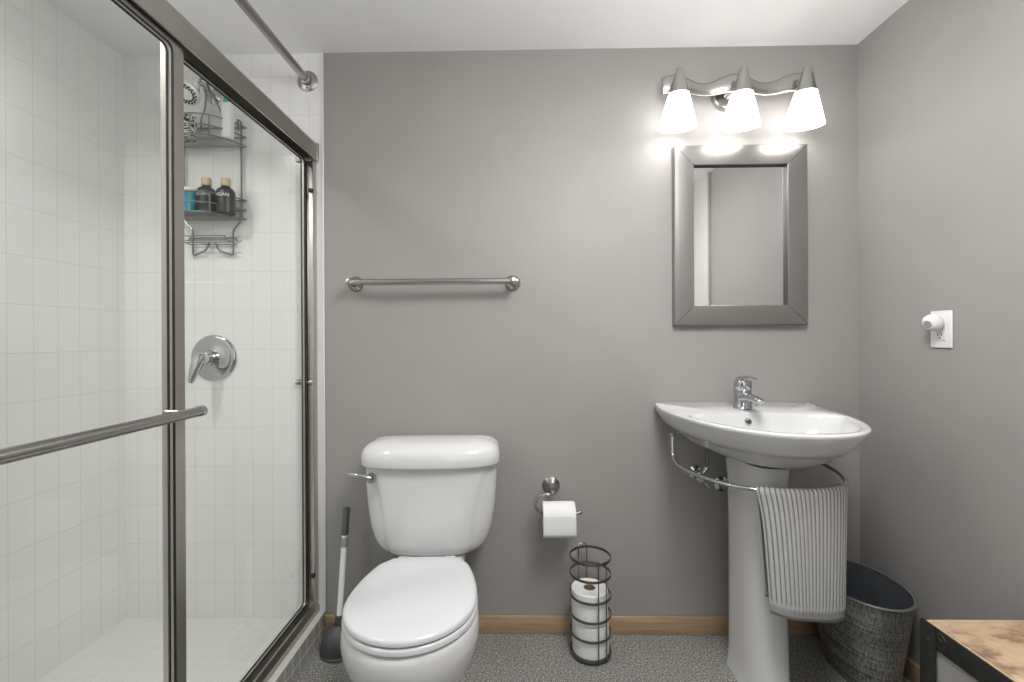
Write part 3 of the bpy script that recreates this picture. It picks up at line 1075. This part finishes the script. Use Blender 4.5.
# ============================================================ MIRROR
mx0, mx1, mz0, mz1 = 0.588, 1.089, 1.185, 1.866
YM = YB - 0.030
t = thing('wall_mirror', ((mx0 + mx1) / 2, YB, mz0), 'rectangular mirror in wide brushed metal frame above the sink', 'mirror')
fwm = 0.074
qs = [(mx0, mz0), (mx1, mz0), (mx1, mz1), (mx0, mz1)]
inq = [(mx0 + fwm, mz0 + fwm), (mx1 - fwm, mz0 + fwm), (mx1 - fwm, mz1 - fwm), (mx0 + fwm, mz1 - fwm)]
for i in range(4):
    j = (i + 1) % 4
    b = BM()
    o0, o1, i0, i1 = qs[i], qs[j], inq[i], inq[j]
    ex, ez = (o1[0] - o0[0]), (o1[1] - o0[1])
    el = math.hypot(ex, ez)
    ex, ez = ex / el * 0.0009, ez / el * 0.0009      # hairline mitre
    o0, i0 = (o0[0] + ex, o0[1] + ez), (i0[0] + ex, i0[1] + ez)
    o1, i1 = (o1[0] - ex, o1[1] - ez), (i1[0] - ex, i1[1] - ez)
    def rail(pt, pi):
        # cross-section from the wall, over the front face, down to the glass
        lx, lz = pi[0] - pt[0], pi[1] - pt[1]
        cv = [V(pt[0] + lx * k, YM - 0.0013 * (1 - (2 * k - 1) ** 2), pt[1] + lz * k) for k in (0.04, 0.15, 0.3, 0.45, 0.6, 0.75, 0.88)]
        return [V(pt[0], YB - 0.0005, pt[1]), V(pt[0], YM + 0.003, pt[1])] + cv + [
                V(pt[0] + lx * 0.985, YM, pt[1] + lz * 0.985), V(pi[0], YM + 0.0012, pi[1]), V(pi[0], YM + 0.0015, pi[1]), V(pi[0] - lx * 0.02, YB - 0.0005, pi[1] - lz * 0.02)]
    loft(b, [rail(o0, i0), rail(o1, i1)], True, True)
    part('frame_rail', b, M_MIRFRAME, t, angle=20)
b = BM()
q4 = lambda y, g: [V(mx0 + fwm - g, y, mz0 + fwm - g), V(mx1 - fwm + g, y, mz0 + fwm - g), V(mx1 - fwm + g, y, mz1 - fwm + g), V(mx0 + fwm - g, y, mz1 - fwm + g)]
loft(b, [q4(YM + 0.0017, 0.0), q4(YM + 0.0184, 0.0), q4(YM + 0.0184, 0.003), q4(YM + 0.0017, 0.003), q4(YM + 0.0017, 0.0)], False, False)
part('inner_lip', b, M_MIRLIP, t, False, label='dark inner lip')
b = BM(); box(b, (mx0 + fwm - 0.004, YM + 0.0185, mz0 + fwm - 0.004), (mx1 - fwm + 0.004, YM + 0.022, mz1 - fwm + 0.004))
part('glass', b, M_MIRROR, t, False)

# ============================================================ SINK
KX, KZ = 0.805, 0.880
sk = thing('pedestal_sink', (KX, YB, 0), 'white porcelain pedestal sink under the mirror', 'sink')
OA, OB = 0.293, 0.555


def outline(sa, sb, n=120):
    """half ellipse opening on the wall, with soft rear corners; local x, y (0 at wall)"""
    pts = []
    for i in range(n + 1):
        a = PI * i / n
        c_, s_ = math.cos(a), math.sin(a)
        pts.append((-sa * math.copysign(abs(c_) ** 0.87, c_), -0.028 - (sb - 0.028) * abs(s_) ** 0.87))
    # rear edge, rounded corners
    rc = 0.022
    for i in range(1, 7):
        a = PI / 2 * i / 7
        pts.append((sa - rc + rc * math.cos(a), -0.028 + (0.026) * math.sin(a)))
    for i in range(0, 13):
        pts.append(((sa - rc) * (1 - 2 * i / 12), -0.002))
    for i in range(1, 7):
        a = PI / 2 * (1 - i / 7)
        pts.append((-sa + rc - rc * math.cos(a), -0.028 + 0.026 * math.sin(a)))
    return pts


def raycast(poly, c, a):
    d = (math.cos(a), math.sin(a))
    best = None
    m = len(poly)
    for i in range(m):
        p, q = poly[i], poly[(i + 1) % m]
        ex, ey = q[0] - p[0], q[1] - p[1]
        den = d[0] * ey - d[1] * ex
        if abs(den) < 1e-12:
            continue
        t_ = ((p[0] - c[0]) * ey - (p[1] - c[1]) * ex) / den
        u_ = ((p[0] - c[0]) * d[1] - (p[1] - c[1]) * d[0]) / den
        if t_ > 0 and -1e-9 <= u_ <= 1 + 1e-9:
            best = t_ if best is None else max(best, t_)
    return best


KC = (0.0, -0.27)
NA = 144


def rad_ring(poly, z, off=0.0, c=KC):
    r = []
    for i in range(NA):
        a = 2 * PI * i / NA
        k = raycast(poly, KC, a) + off
        r.append(V(KX + KC[0] + k * math.cos(a), YB + KC[1] + k * math.sin(a), z if not callable(z) else z(KC[1] + k * math.sin(a))))
    return r


outer = outline(OA, OB)
# basin opening
inner = []
for i in range(120):
    a = 2 * PI * i / 120
    c_, s_ = math.cos(a), math.sin(a)
    inner.append((0.250 * math.copysign(abs(c_) ** 0.90, c_), -0.285 + (0.115 * abs(s_) ** 0.9 if s_ > 0 else -0.246 * abs(s_))))
# keep a lip of at least 16 mm
def inner_r(a):
    return min(raycast(inner, KC, a), raycast(outer, KC, a) - 0.020)


def in_ring(scale, z, cy=None):
    r = []
    for i in range(NA):
        a = 2 * PI * i / NA
        k = inner_r(a) * scale
        sh_ = 0.0 if cy is None else cy
        r.append(V(KX + KC[0] + k * math.cos(a), YB + KC[1] + sh_ + k * math.sin(a), z))
    return r


def deck(y):       # rim rises gently towards the wall
    return KZ + 0.010 * sstep((y + 0.10) / 0.08)


def scaled(sa, z, ycut=None):
    r = []
    for i in range(NA):
        a = 2 * PI * i / NA
        k = raycast(outer, KC, a)
        x, y = KC[0] + k * math.cos(a), KC[1] + k * math.sin(a)
        r.append(V(KX + x * sa[0], YB - 0.002 + (y + 0.002) * sa[1], z))
    return r


b = BM()
rows = [scaled((0.23, 0.50), 0.722), scaled((0.38, 0.61), 0.732), scaled((0.58, 0.75), 0.752), scaled((0.72, 0.83), 0.778), scaled((0.80, 0.873), 0.7975),
        scaled((0.812, 0.880), 0.800), scaled((0.826, 0.892), 0.800), scaled((0.90, 0.935), 0.822), scaled((0.96, 0.975), 0.848), scaled((0.99, 0.993), 0.866)]
rows += [rad_ring(outer, lambda y: deck(y) - 0.006, 0.0), rad_ring(outer, lambda y: deck(y) - 0.0015, -0.002), rad_ring(outer, deck, -0.006)]
# deck to basin
rows += [[p.lerp(q, 0.92) for p, q in zip(rows[-1], in_ring(1.0, KZ))], in_ring(0.985, KZ - 0.003), in_ring(0.955, KZ - 0.014), in_ring(0.90, KZ - 0.045), in_ring(0.80, KZ - 0.085), in_ring(0.62, KZ - 0.112), in_ring(0.35, KZ - 0.122), in_ring(0.07, KZ - 0.124)]
for p in rows[13]:
    p.z = KZ
loft(b, rows)
basin = part('basin', b, M_PORC, sk, angle=50)
b = BM(); lathe(b, (KX, YB + KC[1], KZ - 0.1238), (0, 0, 1), [(0, 0.024), (0.002, 0.024), (0.003, 0.019), (0.001, 0.0)], 24)
part('drain', b, M_CHROME, basin)
ovn = V(0, -1, 0.45).normalized()
ovp = V(KX - 0.018, YB + KC[1] + 0.0925, KZ - 0.034)
b = BM(); lathe(b, ovp, ovn, [(-0.006, 0.0125), (0.004, 0.0125), (0.0055, 0.0115), (0.0055, 0.009), (0.001, 0.008)], 24)
ov = part('overflow_ring', b, M_CHROME, basin)
b = BM(); lathe(b, ovp, ovn, [(0.0005, 0.0082), (0.002, 0.0082)], 24)
part('overflow_hole', b, M_HOLE, ov)


def ped_ring(hw_, yf, yb, z, n=72, e=2.6):
    r = []
    ym = yb - 0.10
    for i in range(n):
        a = 2 * PI * i / n
        c_, s_ = math.cos(a), math.sin(a)
        if s_ < 0:
            x, y = hw_ * math.copysign(abs(c_) ** (2 / e), c_), ym + (ym - yf) * -abs(s_) ** (2 / e)
        else:
            x, y = hw_ * math.copysign(abs(c_) ** (2 / 6), c_), ym + (yb - ym) * abs(s_) ** (2 / 6)
        r.append(V(KX - 0.019 + x, y, z))
    return r


b = BM()
loft(b, [ped_ring(0.072, 1.385, 1.627, 0.0), ped_ring(0.072, 1.385, 1.627, 0.006), ped_ring(0.068, 1.392, 1.625, 0.02), ped_ring(0.064, 1.402, 1.623, 0.07), ped_ring(0.063, 1.410, 1.622, 0.25), ped_ring(0.063, 1.415, 1.622, 0.50), ped_ring(0.065, 1.412, 1.625, 0.66), ped_ring(0.069, 1.405, 1.63, 0.715), ped_ring(0.071, 1.40, 1.63, 0.735)])
part('pedestal', b, M_PORC, sk, angle=50)

# ------------------------------------------------------------ faucet
FX, FY = 0.800, 1.650
FZ = KZ + 0.0035
fa = thing('sink_faucet', (FX, FY, FZ), 'chrome single-lever faucet on the back ledge of the sink', 'faucet')
b = BM()
lathe(b, (FX, FY, FZ), (0, 0, 1), [(0, 0.031), (0.003, 0.032), (0.006, 0.030), (0.03, 0.029), (0.055, 0.029), (0.066, 0.030), (0.069, 0.029), (0.070, 0.0)], 36)
part('body', b, M_CHROME, fa)
def oval_loft(path, n=20):
    """path: (center, half width x, half height)"""
    b_ = BM()
    rr_ = []
    for i, (c, w, h) in enumerate(path):
        c = Vector(c)
        p0, p1 = Vector(path[max(i - 1, 0)][0]), Vector(path[min(i + 1, len(path) - 1)][0])
        d = (p1 - p0).normalized()
        up = V(1, 0, 0).cross(d)
        if up.z < 0 or (abs(up.z) < 1e-6 and up.y > 0):
            up = -up
        rr_.append([c + V(1, 0, 0) * (w * math.cos(2 * PI * k / n)) + up * (h * math.sin(2 * PI * k / n)) for k in range(n)])
    loft(b_, rr_)
    return b_


b = oval_loft([((FX, FY - 0.012, FZ + 0.038), 0.024, 0.020), ((FX, FY - 0.05, FZ + 0.043), 0.021, 0.016), ((FX, FY - 0.09, FZ + 0.044), 0.018, 0.012), ((FX, FY - 0.118, FZ + 0.041), 0.0165, 0.010), ((FX, FY - 0.128, FZ + 0.038), 0.013, 0.007)])
sp = part('spout', b, M_CHROME, fa)
b = BM(); lathe(b, (FX, FY - 0.113, FZ + 0.035), (0, 0, -1), [(0, 0.0105), (0.012, 0.0105), (0.0125, 0.008), (0.011, 0.0)], 20)
part('aerator', b, M_CHROME, sp)
b = BM()
lathe(b, (FX, FY, FZ + 0.0702), (0, -0.16, 1), [(0, 0.029), (0.004, 0.0305), (0.022, 0.0295), (0.036, 0.025), (0.044, 0.014), (0.046, 0.0)], 32)
hb = part('handle', b, M_CHROME, fa)
b = oval_loft([((FX, FY + 0.004, FZ + 0.104), 0.022, 0.012), ((FX, FY - 0.02, FZ + 0.109), 0.021, 0.011), ((FX, FY - 0.05, FZ + 0.112), 0.018, 0.008), ((FX, FY - 0.075, FZ + 0.112), 0.014, 0.005), ((FX, FY - 0.082, FZ + 0.112), 0.008, 0.002)])
part('lever', b, M_CHROME, hb)

# ------------------------------------------------------------ chrome towel rail under the basin
RZ0, RYB, RA, RB = 0.692, 1.640, 0.256, 0.320
rl = thing('sink_towel_rail', (KX, RYB, RZ0), 'curved chrome towel rail wrapping around under the sink basin', 'towel rail')


def rail_pt(a):     # a from 0 (left) to pi (right)
    return V(KX - RA * math.copysign(abs(math.cos(a)) ** 0.85, math.cos(a)), RYB - RB * math.sin(a) ** 0.95, RZ0)


b = BM()
pts = [rail_pt(PI * i / 60) for i in range(61)]
lft = fillet([V(KX - RA + 0.002, RYB + 0.02, 0.791), V(KX - RA, RYB + 0.01, RZ0 + 0.02), pts[2]], 0.02, 5)
rgt = fillet([pts[-3], V(KX + RA, RYB + 0.01, RZ0 + 0.02), V(KX + RA - 0.002, RYB + 0.02, 0.791)], 0.02, 5)
tube(b, lft + pts[3:-3] + rgt, 0.0068, 14)
part('rail', b, M_CHROME, rl)
for s in (-1, 1):
    b = BM(); lathe(b, (KX + s * (RA - 0.002), RYB + 0.02, 0.7905), (0, 0, -1), [(0, 0.013), (0.004, 0.012), (0.012, 0.0085)], 18)
    part('mount', b, M_CHROME, rl)

# ------------------------------------------------------------ hand towel
def towel():
    b_ = BM()
    nu, nv = 150, 64
    rib = b_.verts.layers.float.new('rib')
    x0, x1 = 0.690, 0.950
    Lf, Lb = 0.345, 0.315
    rr = 0.0098
    tot = Lb + PI * rr + Lf
    nribs = 21

    def surf(u_, v_):
        xs = x0 + (x1 - x0) * u_
        ca = (KX - xs) / RA
        a = math.acos(max(-1, min(1, math.copysign(abs(ca) ** (1 / 0.85), ca))))
        p = rail_pt(a)
        q = rail_pt(a + 0.01)
        tg_ = (q - p).normalized()
        nrm = V(tg_.y, -tg_.x, 0)
        if nrm.y > 0:
            nrm = -nrm
        s = v_ * tot
        w = math.sin(PI * u_ * 2.2 + 0.6)
        if s < Lb:
            h = Lb - s
            k = h / Lb
            off = -rr * (1 - 0.35 * k) - 0.002 * k
            q_ = p + nrm * off + V(0, 0, -h)
            q_ += nrm * (0.004 * k * w)
            q_.x += 0.024 * k * (1 - u_)
        elif s < Lb + PI * rr:
            a_ = (s - Lb) / rr
            q_ = p + nrm * (-rr * math.cos(a_)) + V(0, 0, rr * math.sin(a_))
        else:
            h = s - Lb - PI * rr
            k = h / Lf
            q_ = p + nrm * (rr + 0.010 * k + 0.006 * k * w) + V(0, 0, -h)
            q_.x += (0.016 * (1 - math.exp(-5 * k)) + 0.022 * k) * (1 - u_) - 0.026 * k * u_
            q_.z -= 0.030 * k * u_
        return q_, nrm, s
    grid = []
    for j in range(nv + 1):
        # more rows around the rail
        v_ = j / nv
        row = []
        for i in range(nu + 1):
            u_ = i / nu
            q_, nrm, s = surf(u_, v_)
            ph = 0.5 + 0.5 * math.cos(2 * PI * nribs * u_)
            hem = 1.0 if s < tot - 0.030 and s > 0.02 else 0.0
            edge = 1.0
            side = 1 if s > Lb + PI * rr / 2 else -1
            amt = ph * hem
            q_ = q_ + nrm * (side * 0.0026 * amt)
            vv = b_.verts.new(q_)
            band = abs(s - (tot - 0.032)) < 0.004
            vv[rib] = amt if hem else 0.42
            if band:
                vv[rib] = 0.75
            row.append(vv)
        grid.append(row)
    for j in range(nv):
        for i in range(nu):
            b_.faces.new((grid[j][i], grid[j][i + 1], grid[j + 1][i + 1], grid[j + 1][i]))
    return b_


tw = part('hand_towel', towel(), M_TOWEL, None, True, 80)
sm = tw.modifiers.new('thick', 'SOLIDIFY'); sm.thickness = 0.0032; sm.offset = 1
tag(tw, 'ribbed grey and white hand towel draped over the chrome rail', 'towel')

# ------------------------------------------------------------ supply valve and waste under the sink
vx, vz = 0.672, 0.622
t = thing('shutoff_valve', (vx, YB, vz), 'chrome water shutoff valve with hose behind the towel rail', 'valve')
b = BM()
lathe(b, (vx, YB - 0.0005, vz), (0, -1, 0), [(0, 0.026), (0.004, 0.025), (0.010, 0.012), (0.03, 0.011), (0.032, 0.015), (0.055, 0.015), (0.058, 0.010)], 24)
body = part('body', b, M_CHROME, t)
b = BM(); lathe(b, (vx - 0.002, YB - 0.058, vz - 0.004), (-0.35, -0.9, 0), [(0, 0.006), (0.012, 0.006), (0.013, 0.016), (0.022, 0.017), (0.025, 0.014)], 18)
part('knob', b, M_CHROME, t)
b = BM(); rod(b, (vx + 0.006, YB - 0.045, vz - 0.005), (vx + 0.035, YB - 0.045, vz - 0.045), 0.007, 12)
rod(b, (vx + 0.010, YB - 0.045, vz + 0.005), (vx + 0.028, YB - 0.045, vz + 0.028), 0.009, 12)
part('outlet', b, M_CHROME, t)
b = BM(); tube(b, fillet([(vx + 0.026, YB - 0.045, vz + 0.026), (vx + 0.034, YB - 0.045, vz + 0.075), (vx + 0.015, YB - 0.055, vz + 0.125), (vx + 0.005, YB - 0.07, 0.775)], 0.04, 8), 0.0048, 12)
part('hose', b, M_WIRE, t)
t = thing('waste_pipe', (0.772, YB, 0.575), 'chrome waste pipe ending at the wall behind the pedestal', 'pipe')
b = BM(); lathe(b, (0.772, YB - 0.0005, 0.575), (0, -1, 0), [(0, 0.030), (0.004, 0.029), (0.010, 0.017), (0.011, 0.016)], 28)
part('escutcheon', b, M_CHROME, t)
b = BM(); tube(b, [(0.772, YB - 0.010, 0.575), (0.776, YB - 0.055, 0.575), (0.79, YB - 0.088, 0.585)], 0.0155, 16)
part('tube', b, M_CHROME, t)

# ============================================================ TRASH BIN
BX, BY, BH = 1.148, 1.571, 0.308
t = thing('trash_bin', (BX, BY, 0), 'oval dark crosshatched wastebasket in the corner beside the sink', 'wastebasket')


def ov_ring(z, k=0.0):
    f = z / BH
    ax = 0.078 + (0.128 - 0.078) * f ** 0.8 + k
    ay = 0.128 + (0.173 - 0.128) * f ** 0.8 + k
    return circ((BX, BY, z), ay, 64, V(1, 0, 0), V(0, 1, 0), ax)


b = BM()
zz = [0.001, 0.004, 0.02, 0.05, 0.1, 0.15, 0.2, 0.25, BH - 0.006]
loft(b, [ov_ring(0.001, -0.006)] + [ov_ring(z) for z in zz[1:]] + [ov_ring(BH - 0.006, -0.003)], True, False)
part('body', b, M_BIN, t, angle=50)
b = BM()
loft(b, [ov_ring(BH - 0.004, -0.0035)] + [ov_ring(z, -0.0035) for z in (0.25, 0.2, 0.15, 0.1, 0.05, 0.012)], False, True)
part('liner', b, M_BININ, t, angle=50)
b = BM(); tube(b, ov_ring(BH - 0.003, -0.001), 0.0045, 10, True)
part('rim', b, M_BINRIM, t)

# ============================================================ WALL OUTLET + PLUG-IN
OY, OZ = 1.419, 1.160
t = thing('wall_outlet', (XR, OY, OZ), 'white duplex wall outlet plate on the right wall', 'outlet')
b = BM(); box(b, (XR - 0.006, OY - 0.0355, OZ - 0.057), (XR - 0.0003, OY + 0.0355, OZ + 0.057), 0.003, 3)
part('plate', b, M_WHITE, t)
b = BM(); box(b, (XR - 0.0085, OY - 0.0170, OZ - 0.034), (XR - 0.0055, OY + 0.0170, OZ + 0.034), 0.0012)
fc = part('receptacle', b, M_WHITE, t)
for dy in (-0.0062, 0.0062):
    b = BM(); box(b, (XR - 0.0092, OY + dy - 0.0010, OZ - 0.0205), (XR - 0.0084, OY + dy + 0.0010, OZ - 0.0120))
    part('slot', b, M_HOLE, fc, False)
b = BM(); lathe(b, (XR - 0.0084, OY, OZ - 0.0265), (-1, 0, 0), [(0, 0.0024), (0.0008, 0.0024)], 12)
part('ground_hole', b, M_HOLE, fc)
pz = OZ + 0.026
t = thing('plug_in_night_light', (XR - 0.009, OY, pz), 'white egg-shaped plug-in light with grey lens in the outlet', 'plug-in light')
b = BM()
dirp = V(-1, -0.22, -0.28).normalized()
lathe(b, (XR - 0.0145, OY, pz), dirp, [(0, 0.012), (0.004, 0.020), (0.012, 0.0250), (0.020, 0.0262), (0.029, 0.0245), (0.037, 0.0185), (0.040, 0.0130), (0.041, 0.0)], 32)
part('body', b, M_WHITE, t)
b = BM(); lathe(b, V(XR - 0.0145, OY, pz) + dirp * 0.0405, dirp, [(0, 0.0115), (0.0015, 0.0110), (0.002, 0.0)], 24)
part('lens', b, M_LENS, t, label='grey round lens')

# ============================================================ BENCH
bz1, bxl, bxr, by0, by1 = 0.452, 0.978, 1.282, 0.36, 1.128
t = thing('storage_bench', ((bxl + bxr) / 2, (by0 + by1) / 2, 0), 'low bench with dark riveted metal frame and rustic wood top', 'bench')
b = BM(); box(b, (bxl + 0.010, by0 + 0.010, bz1 - 0.018), (bxr - 0.010, by1 - 0.010, bz1), 0.0015)
top = part('wood_top', b, M_BENCH, t)
b = BM()
for lo, hi in (((bxl + 0.0055, by0 + 0.0055), (bxl + 0.0098, by1 - 0.0055)), ((bxr - 0.0098, by0 + 0.0055), (bxr - 0.0055, by1 - 0.0055)), ((bxl + 0.0098, by0 + 0.0055), (bxr - 0.0098, by0 + 0.0098)), ((bxl + 0.0098, by1 - 0.0098), (bxr - 0.0098, by1 - 0.0055))):
    box(b, (lo[0], lo[1], bz1 - 0.016), (hi[0], hi[1], bz1 - 0.0012))
part('wood_edging', b, M_BENCH_EDGE, top, False, label='pale edge strip')
b = BM()
for x0, x1_ in ((bxl, bxl + 0.004), (bxr - 0.004, bxr)):
    box(b, (x0, by0, bz1 - 0.052), (x1_, by1, bz1 - 0.001), 0.0008)
for y0, y1_ in ((by0, by0 + 0.004), (by1 - 0.004, by1)):
    box(b, (bxl + 0.0042, y0, bz1 - 0.052), (bxr - 0.0042, y1_, bz1 - 0.005), 0.0008)
part('top_rail', b, M_DARKMETAL, t)
b = BM()
for x0, x1_ in ((bxl, bxl + 0.004), (bxr - 0.004, bxr)):
    box(b, (x0, by0, 0.05), (x1_, by1, 0.09), 0.0008)
for y0, y1_ in ((by0, by0 + 0.004), (by1 - 0.004, by1)):
    box(b, (bxl + 0.0042, y0, 0.05), (bxr - 0.0042, y1_, 0.09), 0.0008)
part('bottom_rail', b, M_DARKMETAL, t)
for (x, sx) in ((bxl, 1), (bxr, -1)):
    for (y, sy) in ((by0, 1), (by1, -1)):
        b = BM()
        box(b, (min(x - sx * 0.003, x + sx * 0.001), min(y, y + sy * 0.038), 0), (max(x - sx * 0.003, x + sx * 0.001), max(y, y + sy * 0.038), bz1 + 0.0008), 0.0006)
        box(b, (min(x - sx * 0.003, x + sx * 0.035), min(y - sy * 0.003, y + sy * 0.001), 0), (max(x - sx * 0.003, x + sx * 0.035), max(y - sy * 0.003, y + sy * 0.001), bz1 - 0.004), 0.0006)
        part('corner_post', b, M_DARKMETAL, t)
        for dy, dz in ((0.019, 0.040), (0.050, 0.024)):
            b = BM(); lathe(b, (x - sx * (0.003 if dy < 0.03 else 0.0), y + sy * dy, bz1 - dz), (-sx, 0, 0), [(0, 0.0075), (0.002, 0.007), (0.004, 0.004), (0.0045, 0.0)], 16)
            part('rivet', b, M_DARKMETAL, t)
        b = BM(); lathe(b, (x - sx * 0.0002, y + sy * 0.048, bz1 - 0.0262), (-sx, 0, 0), [(0, 0.019), (0.0012, 0.0185)], 28)
        part('gusset', b, M_DARKMETAL, t)
b = BM()
box(b, (bxl + 0.005, by0 + 0.012, 0.07), (bxl + 0.012, by1 - 0.012, bz1 - 0.030))
part('side_panel', b, M_PANEL, t, False, label='grey panel')
b = BM(); box(b, (bxr - 0.012, by0 + 0.012, 0.07), (bxr - 0.005, by1 - 0.012, bz1 - 0.030))
part('side_panel', b, M_PANEL, t, False, label='grey panel')
